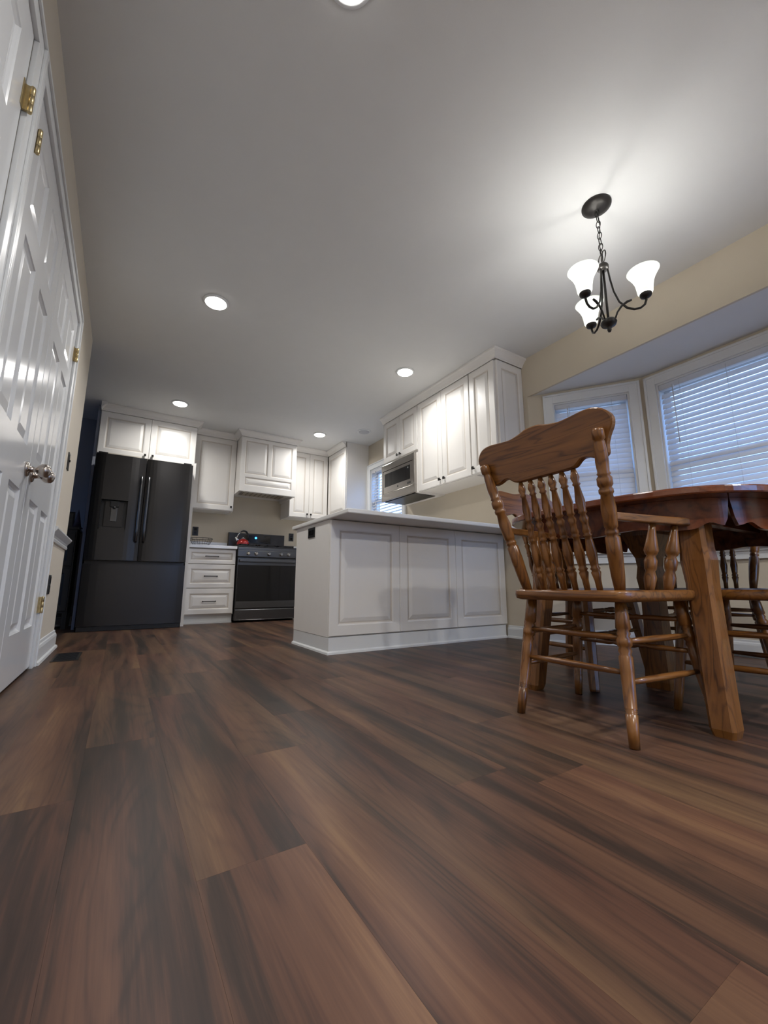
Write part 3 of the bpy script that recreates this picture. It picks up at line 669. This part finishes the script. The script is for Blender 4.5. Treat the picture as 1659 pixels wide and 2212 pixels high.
# ------------------------------------------------------------------ outlets and switches
def plate(name, label, loc, rz, kind, w_=.072, h_=.116, group=None):
    r_ = thing(name, label, 'switch' if kind == 'switch' else 'outlet', loc, rz, group)
    MB().box(-w_/2, w_/2, -.006, -.0006, -h_/2, h_/2, bev=.002).obj('cover_plate', M['black'], r_)
    if kind == 'switch': MB().box(-.004, .004, -.014, -.0062, -.004, .010, bev=.001).obj('toggle', M['black'], r_)
    else:
        for z in (-.026, .026): MB().box(-.017, .017, -.0085, -.0062, z-.020, z+.020, bev=.001).obj('receptacle', M['bglass'], r_)
    return r_
plate('wall_outlet', 'black outlet on the wall above the wire bowl', (.786, WB, 1.142), 0, 'outlet')
plate('wall_outlet', 'black outlet on the wall right of the stove', (2.092, WB, 1.138), 0, 'outlet')
plate('wall_outlet', 'black outlet on the peninsula end under the countertop', (IX-.001, 2.855, .825), R(-90), 'outlet', .118, .078) if False else None
r_ = plate('wall_outlet', 'black outlet on the peninsula side just under the countertop', (IX-.0012, 2.855, .822), R(-90), 'outlet', .122, .074)
for k, cc in enumerate([x for x in kids(r_) if x.name.startswith('receptacle')]): cc.rotation_euler = (0, R(90), 0)
plate('light_switch', 'black light switch on the left wall beside the closet door', (XL, 3.40, 1.262), R(90), 'switch')
plate('wall_outlet', 'black outlet low on the left wall below the chair rail', (XL, 3.29, .445), R(90), 'outlet')
# floor vent
fv = thing('floor_vent', 'dark metal floor register beside the left wall end', 'vent', (-.230, 3.335, 0))
m = MB(); m.box(-.068, .068, -.175, .175, .0003, .004, bev=.001); m.obj('vent_frame', M['bmetal'], fv)
m = MB()
for k in range(13): m.box(-.055, .055, -.160+k*.0255, -.150+k*.0255, .0042, .0062)
m.obj('vent_louver', M['black'], fv)
# ------------------------------------------------------------------ ceiling lights
for i, (x, y) in enumerate(DOWN+[(2.525, 4.474)]):
    lab = ['lit round downlight in the ceiling above the middle of the room left side', 'lit round downlight in the ceiling near the refrigerator cabinet', 'lit round downlight in the ceiling beside the microwave cabinets',
           'lit round downlight in the ceiling above the stove corner', 'lit round downlight at the top edge of the picture', 'added round downlight, unseen behind the camera on the closet door side', 'added round downlight, unseen behind the camera on the bay window side', 'unlit round ceiling light above the kitchen window'][i]
    t_ = thing('ceiling_light', lab, 'ceiling light', (x, y, H), 0, 'recessed ceiling lights')
    m = MB(); m.lathe((0,0,-.0005), (0,0,-.010), [(0,.088),(.5,.086),(1,.074)], 36); m.obj('trim_ring', M['trim'], t_)
    m = MB(); m.lathe((0,0,-.0105), (0,0,-.014), [(0,.070),(1,.066)], 36); m.obj('lens', M['led'] if i < 7 else M['dim'], t_)
    if i < 7:
        l = lamp('downlight_lamp', 'AREA', (x, y, H-.018), DOWN_W if i < 5 else DOWN_W*3.3, (1,.985,.955), shape='DISK', size=.13)  # the two added lamps behind the camera run stronger
        l.data.spread = R(155)
# chandelier
ch = thing('chandelier', 'three-arm black iron chandelier with lit white bell shades over the dining table', 'chandelier', (CH[0], CH[1], H))
m = MB(); m.lathe((0,0,-.0005), (0,0,-.030), [(0,.072),(.25,.071),(.45,.060),(.55,.058),(.75,.038),(1,.014)], 32); m.obj('canopy', M['bmetal'], ch)
m = MB(); zt = -.030; nl = 8; zb_ = -.300; pt = (zb_-zt)/nl*-1
for k in range(nl):
    zc = zt-pt*(k+.5); a = .024; bb = pt*.62; pts = []
    for q in range(16):
        t_ = 2*pi*q/16; u = .011*cos(t_); v = bb*sin(t_)
        pts.append((u, 0, zc+v) if k % 2 else (0, u, zc+v))
    lk = MB().tube(pts, .0022, 6, closed=True); lk.obj('chain_link', M['bmetal'], ch)
m = MB(); m.tube([(.004, .003, -.03), (.008, -.004, -.12), (-.004, .004, -.21), (.0, .0, -.33)], .0022, 6); m.obj('power_cord', M['bmetal'], ch)
zb0 = -.345                                 # top hub
m = MB()
for s_ in (0, 1):
    pts = []
    for q in range(20):
        t_ = 2*pi*q/20; u = .026*sin(t_)+(.018 if s_ == 0 else -.018); v = .028*cos(t_)
        pts.append((u*cos(.9), u*sin(.9), zb0+.028+v) if s_ == 0 else (u*cos(.9), u*sin(.9), zb0+.024+v))
    m.tube(pts, .003, 6, closed=True)
m.obj('top_loop', M['bmetal'], ch)
m = MB(); m.lathe((0,0,zb0), (0,0,zb0-.045), [(0,.008),(.25,.022),(.45,.027),(.8,.027),(1,.02)], 20); m.obj('top_hub', M['bmetal'], ch)
m = MB(); m.tube([(0,0,zb0-.04), (0,0,-.70)], .006, 8); m.obj('stem', M['bmetal'], ch)
m = MB(); m.lathe((0,0,-.665), (0,0,-.735), [(0,.012),(.12,.032),(.3,.038),(.5,.032),(.62,.014),(.7,.009),(.85,.010),(1,.006)], 24); m.obj('bottom_hub', M['bmetal'], ch)
for k, dg in enumerate((-58, 176, 56)):
    a = R(dg); D = lambda r_, z_: (r_*cos(a), r_*sin(a), z_)
    ar = MB()
    pts = [(.020, -.385), (.026, -.45), (.036, -.52), (.055, -.585), (.085, -.628), (.115, -.646), (.142, -.646), (.160, -.634), (.168, -.612), (.168, -.598)]
    ar.tube([D(*p_) for p_ in pts], [.0045]*4+[.0055]*6, 8)
    pts = [(.030, -.672), (.042, -.640), (.062, -.612), (.088, -.596), (.108, -.592)]
    ar.tube([D(*p_) for p_ in pts], [.004, .0045, .0055, .0065, .005], 8)
    ao = ar.obj('arm', M['bmetal'], ch)
    hb = MB(); hb.lathe(D(.168, -.600), D(.168, -.578), [(0,.010),(.3,.024),(.8,.027),(1,.026)], 20); hb.obj('socket_cup', M['bmetal'], ao)
    sh = MB(); prof = [(0,.030),(.06,.034),(.25,.036),(.5,.041),(.7,.050),(.88,.062),(1,.071)]
    n0 = 28; sh.lathe(D(.168, -.5775), D(.168, -.455), prof+[(1, .0695), (.88, .0595), (.7, .047), (.5, .038), (.25, .033), (.07, .030)], n0, cap=False)
    sh.obj('glass_shade', M['shadeglass'], ao)
    bu = MB(); bu.lathe(D(.168, -.5770), D(.168, -.5455), [(0,.012),(1,.013)], 14); bu.lathe(D(.168, -.545), D(.168, -.495), [(0,.013),(.4,.020),(.75,.020),(1,.006)], 14); bu.obj('bulb', M['bulb'], ao)
    p_ = D(.168, -.475); lamp('chandelier_lamp', 'POINT', (CH[0]+p_[0], CH[1]+p_[1], H+p_[2]), BULB_W, (1,.985,.955), shadow_soft_size=.022)
# ================================================================== DINING SET
TP = lambda a, b, n: [a+(b-a)*i/n for i in range(n+1)]
leg_prof = [(0,.0135),(.10,.0150),(.215,.0165),(.217,.0135),(.228,.0165),(.230,.0135),(.241,.0165),(.243,.0135),(.254,.0168),(.256,.0160),(.50,.0185),(.60,.0190),(.615,.0150),(.64,.0190),(.665,.0155),(.68,.0205),(.72,.0215),(.745,.0150),(.765,.0190),(.785,.0150),(.80,.0205),(.90,.0185),(1,.0150)]
plain_prof = [(0,.0125),(.15,.0145),(.6,.0185),(.85,.0180),(1,.0150)]
post_prof = [(0,.0145),(.10,.0190),(.24,.0215),(.34,.0205),(.352,.0150),(.365,.0190),(.38,.0185),(.393,.0150),(.405,.0190),(.42,.0195),(.52,.0215),(.60,.0165),(.612,.0205),(.63,.0205),(.642,.0165),(.66,.0215),(.70,.0215),(.715,.0160),(.725,.0195),(.735,.0165),(.80,.0185),(.88,.0165),(.915,.0145),(.925,.0135),(.935,.0175),(.985,.0175),(1,.0130)]
spin_prof = [(0,0.0088),(0.1,0.01),(0.16,0.0147),(0.175,0.0112),(0.19,0.0153),(0.205,0.0112),(0.23,0.0124),(0.32,0.0159),(0.42,0.0112),(0.45,0.0094),(0.462,0.0147),(0.475,0.01),(0.49,0.013),(0.53,0.01),(0.56,0.01),(0.6,0.0142),(0.63,0.0077),(0.645,0.0136),(0.66,0.0112),(0.74,0.0147),(0.86,0.0083),(0.875,0.013),(0.89,0.0094),(0.93,0.0142),(1,0.0071)]
arm_prof = [(0,.012),(.08,.015),(.20,.019),(.30,.013),(.33,.017),(.45,.019),(.52,.012),(.55,.017),(.60,.021),(.75,.016),(.9,.011),(1,.010)]
turned_str = [(0,.007),(.2,.009),(.32,.010),(.36,.0065),(.39,.0105),(.42,.0075),(.46,.0125),(.54,.0125),(.58,.0075),(.61,.0105),(.64,.0065),(.68,.010),(.8,.009),(1,.007)]
plain_str = [(0,.0065),(.25,.0095),(.5,.0105),(.75,.0095),(1,.0065)]
def lerp(a, b, t): return tuple(a[i]+(b[i]-a[i])*t for i in range(3))
def catmull(pts, n=4):
    out = []; N = len(pts)
    for i in range(N):
        p0, p1_, p2, p3 = (Vector(pts[(i+k-1) % N]) for k in range(4))
        for j in range(n):
            t = j/n; out.append(tuple(.5*((2*p1_)+(p2-p0)*t+(2*p0-5*p1_+4*p2-p3)*t*t+(3*p1_-p0-3*p2+p3)*t*t*t)))
    return out
def chair(name, label, loc, yaw, arms=False, legs='turned', group=None):
    """local frame: faces +x"""
    root = thing(name, label, 'chair', loc, yaw, group)
    sz = .422
    # seat: rounded trapezoid with saddle
    out = catmull([(-.222,-.13),(-.205,-.195),(-.10,-.222),(.10,-.240),(.19,-.243),(.232,-.20),(.245,0),(.232,.20),(.19,.243),(.10,.240),(-.10,.222),(-.205,.195),(-.222,.13),(-.230,0)], 4)
    s_ = MB(); n = len(out); rings = [(0.93, -.034), (.985, -.030), (1.0, -.020), (1.0, -.006), (.985, -.0005), (.93, .001), (.82, -.002), (.6, -.006), (.3, -.008)]
    vs = []; fs = []
    for k_, dz in rings:
        for (x, y) in out: vs.append((x*k_, y*k_, sz+dz))
    for i in range(len(rings)-1):
        for k in range(n): k2 = (k+1) % n; fs.append((i*n+k, i*n+k2, (i+1)*n+k2, (i+1)*n+k))
    vs.append((0, 0, sz-.008)); c0 = len(vs)-1
    for k in range(n): fs.append(((len(rings)-1)*n+k, (len(rings)-1)*n+(k+1) % n, c0))
    fs.append(list(range(n))[::-1]); s_.add(vs, fs, 0, True); s_.obj('seat', M['oak_y'], root)
    # legs
    foot = {}; topz = sz-.033
    for key, (fx, fy, tx, ty) in {'fr': (.190,-.238,.150,-.185), 'fl': (.190,.238,.150,.185), 'br': (-.213,-.192,-.155,-.160), 'bl': (-.213,.192,-.155,.160)}.items():
        a = (fx, fy, 0); b = (tx, ty, topz); foot[key] = (a, b)
        m = MB()
        if legs == 'square':
            d = Vector(b)-Vector(a)
            m.lathe(a, b, [(0,.019),(.02,.021),(.5,.024),(1,.026)], 8, smooth=False)
        else: m.lathe(a, b, leg_prof if legs == 'turned' else plain_prof, 16)
        m.obj('leg', M['oak_z'], root)
    def at(k, z): a, b = foot[k]; return lerp(a, b, z/topz)
    for k1, k2, z, pr in (('bl','br',.285,plain_str), ('bl','br',.190,plain_str), ('fl','fr',.325,turned_str), ('fl','fr',.225,turned_str),
                          ('fr','br',.275,plain_str), ('fl','bl',.275,plain_str), ('fr','br',.165,plain_str), ('fl','bl',.165,plain_str)):
        MB().lathe(at(k1, z), at(k2, z), pr, 12).obj('stretcher', M['oak_y' if k1[0] == k2[0] else 'oak_x'], root)
    # back
    B0 = lambda y: (-.160, y*.80, sz-.006); B1 = lambda y, z=.0: (-.160-(z-sz)*.34, y, z)
    for sgn in (-1, 1):
        MB().lathe((-.166, sgn*.169, sz-.004), (-.305, sgn*.226, .889), post_prof, 16).obj('back_post', M['oak_z'], root)
    xw = lambda z: -.166-(z-sz)*.300
    for k in range(6):
        f = (k-2.5)/2.5
        MB().lathe((xw(sz)+.006, f*.104, sz-.006), (xw(.80)+.029, f*.104, .8022), spin_prof, 12).obj('spindle', M['oak_z'], root)
    half = [(0,.967),(.03,.965),(.06,.957),(.10,.951),(.14,.953),(.19,.957),(.225,.953),(.25,.938),(.264,.916),(.260,.893),(.243,.868),(.232,.845),(.228,.822),(.214,.812),(.188,.815),(.165,.823),(.145,.822),(.125,.808),(.108,.803),(.06,.802),(0,.802)]
    full = [(y, z) for y, z in half]+[(-y, z) for y, z in half[::-1][1:-1]]
    dens = catmull(full, 3)
    cm = MB(); n = len(dens); t_ = .022
    def P3(y, z, off, sc=1.0):
        cx_ = xw(z)+.017+off+.10*y*y*(-1)*-.0
        return (cx_+ .35*y*y*-1*0 , y*sc, z)
    for (o1, o2, i1, i2) in ((0, t_, 0, 0),):
        vs = [P3(y, z, .003) for y, z in dens]+[P3(y, z, t_-.003) for y, z in dens]
        yc, zc = 0, .885
        ins = lambda y, z: (y-math.copysign(min(abs(y), .004), y), z+(zc-z)*.04)
        vs += [P3(*ins(y, z), 0) for y, z in dens]+[P3(*ins(y, z), t_) for y, z in dens]
        fs = []
        for k in range(n):
            k2 = (k+1) % n
            fs += [(k, k2, n+k2, n+k), (2*n+k, 2*n+k2, k2, k), (n+k, n+k2, 3*n+k2, 3*n+k)]
        fs += [[2*n+k for k in range(n)][::-1], [3*n+k for k in range(n)]]
        cm.add(vs, fs)
    cm.obj('crest_rail', M['oak_y'], root)
    if arms:
        for sgn in (-1, 1):
            z = .640; poly = catmull([(-.222, sgn*.205), (-.10, sgn*.228), (.03, sgn*.252), (.095, sgn*.266), (.120, sgn*.258), (.126, sgn*.235), (.095, sgn*.212), (.03, sgn*.215), (-.12, sgn*.200), (-.222, sgn*.188)], 4)
            MB().prism(poly, z-.012, z+.012, bev=.004, smooth=False).obj('arm', M['oak_x'], root)
            for (x0, y0, x1, y1) in ((-.060, .200, -.035, .218), (.030, .212, .070, .236)):
                MB().lathe((x0, sgn*y0, sz-.004), (x1, sgn*y1, z-.012), arm_prof, 14).obj('arm_support', M['oak_z'], root)
    return root
G = 'oak dining chairs'
chair('dining_armchair', 'oak press-back armchair nearest the camera, back turned to the room', (1.441, .855, 0), R(-.5), arms=True, group=G)
chair('dining_chair', 'oak side chair pushed in at the kitchen side of the table', (1.960, 1.265, 0), R(-90), legs='square', group=G)
chair('dining_chair', 'oak side chair at the window side of the table, spindles seen under the tabletop', (2.550, .935, 0), R(193), group=G)
chair('dining_chair', 'oak side chair at the right edge, partly outside the picture', (1.965, .580, 0), R(90), legs='plain', group=G)
# table
TC = (2.100, .905); TA, TB_, TN = .655, .540, 3.1
tb = thing('dining_table', 'oval oak dining table with scalloped apron and splayed square legs', 'table', (TC[0], TC[1], 0))
def sup(a, b, t, n=TN): c, s_ = cos(t), sin(t); return (a*math.copysign(abs(c)**(2/n), c), b*math.copysign(abs(s_)**(2/n), s_))
MB().prism([sup(TA, TB_, 2*pi*k/120) for k in range(120)], .720, .747, bev=.006).obj('tabletop', M['tabletop'], tb)
def apron(t0, t1):
    mb = MB(); n = 60; vs = []; fs = []; P = []; L = [0]
    for i in range(n+1): P.append(sup(.585, .470, t0+(t1-t0)*i/n)); 
    for i in range(n): L.append(L[-1]+math.dist(P[i], P[i+1]))
    for i in range(n+1):
        x, y = P[i]; d = min(L[i], L[-1]-L[i])
        zb = .622+.016*math.exp(-((d-.065)/.026)**2)+.006*cos(L[i]/L[-1]*2*pi*3)
        if d < .022: zb += .09*(1-d/.022)**2
        for k_ in (1, .965):
            for z in (zb, .7195): vs.append((x*k_, y*k_, z))
    for i in range(n):
        q = i*4; fs += [(q, q+1, q+5, q+4), (q+2, q+6, q+7, q+3), (q, q+4, q+6, q+2), (q+1, q+3, q+7, q+5)]
    fs += [(0, 2, 3, 1), (n*4, n*4+1, n*4+3, n*4+2)]
    mb.add(vs, fs, 0, False); return mb.obj('apron', M['apron'], tb)
for t0, t1 in ((-49, 49), (49, 131), (131, 229), (229, 311)): apron(R(t0+.2), R(t1-.2))
for sx in (-1, 1):
    for sy in (-1, 1):
        bot = Vector((sx*.548, sy*.338, 0)); top = Vector((sx*.448, sy*.282, .7195)); d = (top-bot)
        ml = MB(); vs = []; fs = []; ang_ = math.atan2(sy*.335, sx*.585)*0
        prof = [(0, .028, 0), (.03, .034, 0), (.2, .035, 0), (.45, .036, 0), (.62, .038, .004), (.72, .043, .008), (.78, .040, .004), (.9, .042, 0), (1, .042, 0)]
        for t_, h_, o_ in prof:
            c_ = bot+d*t_; ch_ = h_*.28
            for (x, y) in ((-h_, -h_+ch_), (-h_+ch_, -h_), (h_-ch_, -h_), (h_, -h_+ch_), (h_, h_-ch_), (h_-ch_, h_), (-h_+ch_, h_), (-h_, h_-ch_)):
                vs.append((c_.x+x, c_.y+y, c_.z))
        for i in range(len(prof)-1):
            for k in range(8): k2 = (k+1) % 8; fs.append((i*8+k, i*8+k2, (i+1)*8+k2, (i+1)*8+k))
        fs += [list(range(8))[::-1], [(len(prof)-1)*8+k for k in range(8)]]
        ml.add(vs, fs); ml.obj('leg', M['oak_z'], tb)
m = MB(); vs = []; fs = []; prof = [(0,.062),(.03,.066),(.25,.05),(.40,.048),(.47,.058),(.52,.05),(.56,.055),(.60,.075),(.66,.10),(.7195,.11)]
for z, h_ in prof:
    for (x, y) in ((-h_,-h_),(h_,-h_),(h_,h_),(-h_,h_)): vs.append((x*.75-.0, y*.75, z))
for i in range(len(prof)-1):
    for k in range(4): k2 = (k+1) % 4; fs.append((i*4+k, i*4+k2, (i+1)*4+k2, (i+1)*4+k))
fs += [(3,2,1,0), tuple((len(prof)-1)*4+k for k in range(4))]
m.add(vs, fs); m.obj('centre_leg', M['oak_z'], tb).location = (-.06, .05, 0)
m = MB(); m.box(-.50, .50, -.20, -.16, .685, .7195); m.box(-.50, .50, .16, .20, .685, .7195); m.obj('slide_rail', M['apron'], tb)
# ================================================================== DIM ROOM BEYOND THE OPENING
hc = thing('hutch', 'low black cabinet against the dark wall beyond the refrigerator', 'cabinet', (-1.05, 5.45, 0))
m = MB(); m.box(0, .625, 0, .40, .16, 1.03); m.box(-.015, .64, -.015, .405, 1.0305, 1.055)
for x in (.0, .585):
    for y in (.0, .36): m.box(x, x+.04, y, y+.04, 0, .16)
hb_ = m.obj('cabinet_box', M['darkwood'], hc)
for a, b in ((.01, .31), (.315, .615)):
    q = MB(); q.slab(a, b, .18, .62, .018, [(a+.05, b-.05, .23, .57)], PROF, gi=()); o = q.obj('door', M['darkwood'], hc); o.location = (0, -.0185, 0)
    knob(o, (a+b)/2+(.12 if a < .1 else -.12), 0, .56)
    q = MB(); q.slab(a, b, .64, 1.0, .018, [(a+.05, b-.05, .69, .95)], PROF, gi=()); o = q.obj('drawer', M['darkwood'], hc); o.location = (0, -.0185, 0)
pf = thing('picture_frame', 'dark framed picture standing on the black cabinet', 'picture', (-.555, 5.66, 1.0555))
m = MB(); m.box(-.075, .075, 0, .015, 0, .016); m.box(-.075, .075, 0, .015, .174, .19); m.box(-.075, -.059, 0, .015, .016, .174); m.box(.059, .075, 0, .015, .016, .174); m.obj('frame', M['darkwood'], pf)
MB().box(-.059, .059, .006, .012, .016, .174).obj('picture', M['photo'], pf)
cn = thing('cone_ornament', 'dark cone-shaped ornament beside the picture on the black cabinet', 'ornament', (-.446, 5.60, 1.0555))
MB().lathe((0,0,0), (0,0,.012), [(0,.055),(1,.05)], 16).obj('brim', M['cone'], cn); MB().lathe((0,0,.0125), (0,0,.21), [(0,.040),(.5,.022),(.85,.008),(1,.002)], 16).obj('cone', M['cone'], cn)
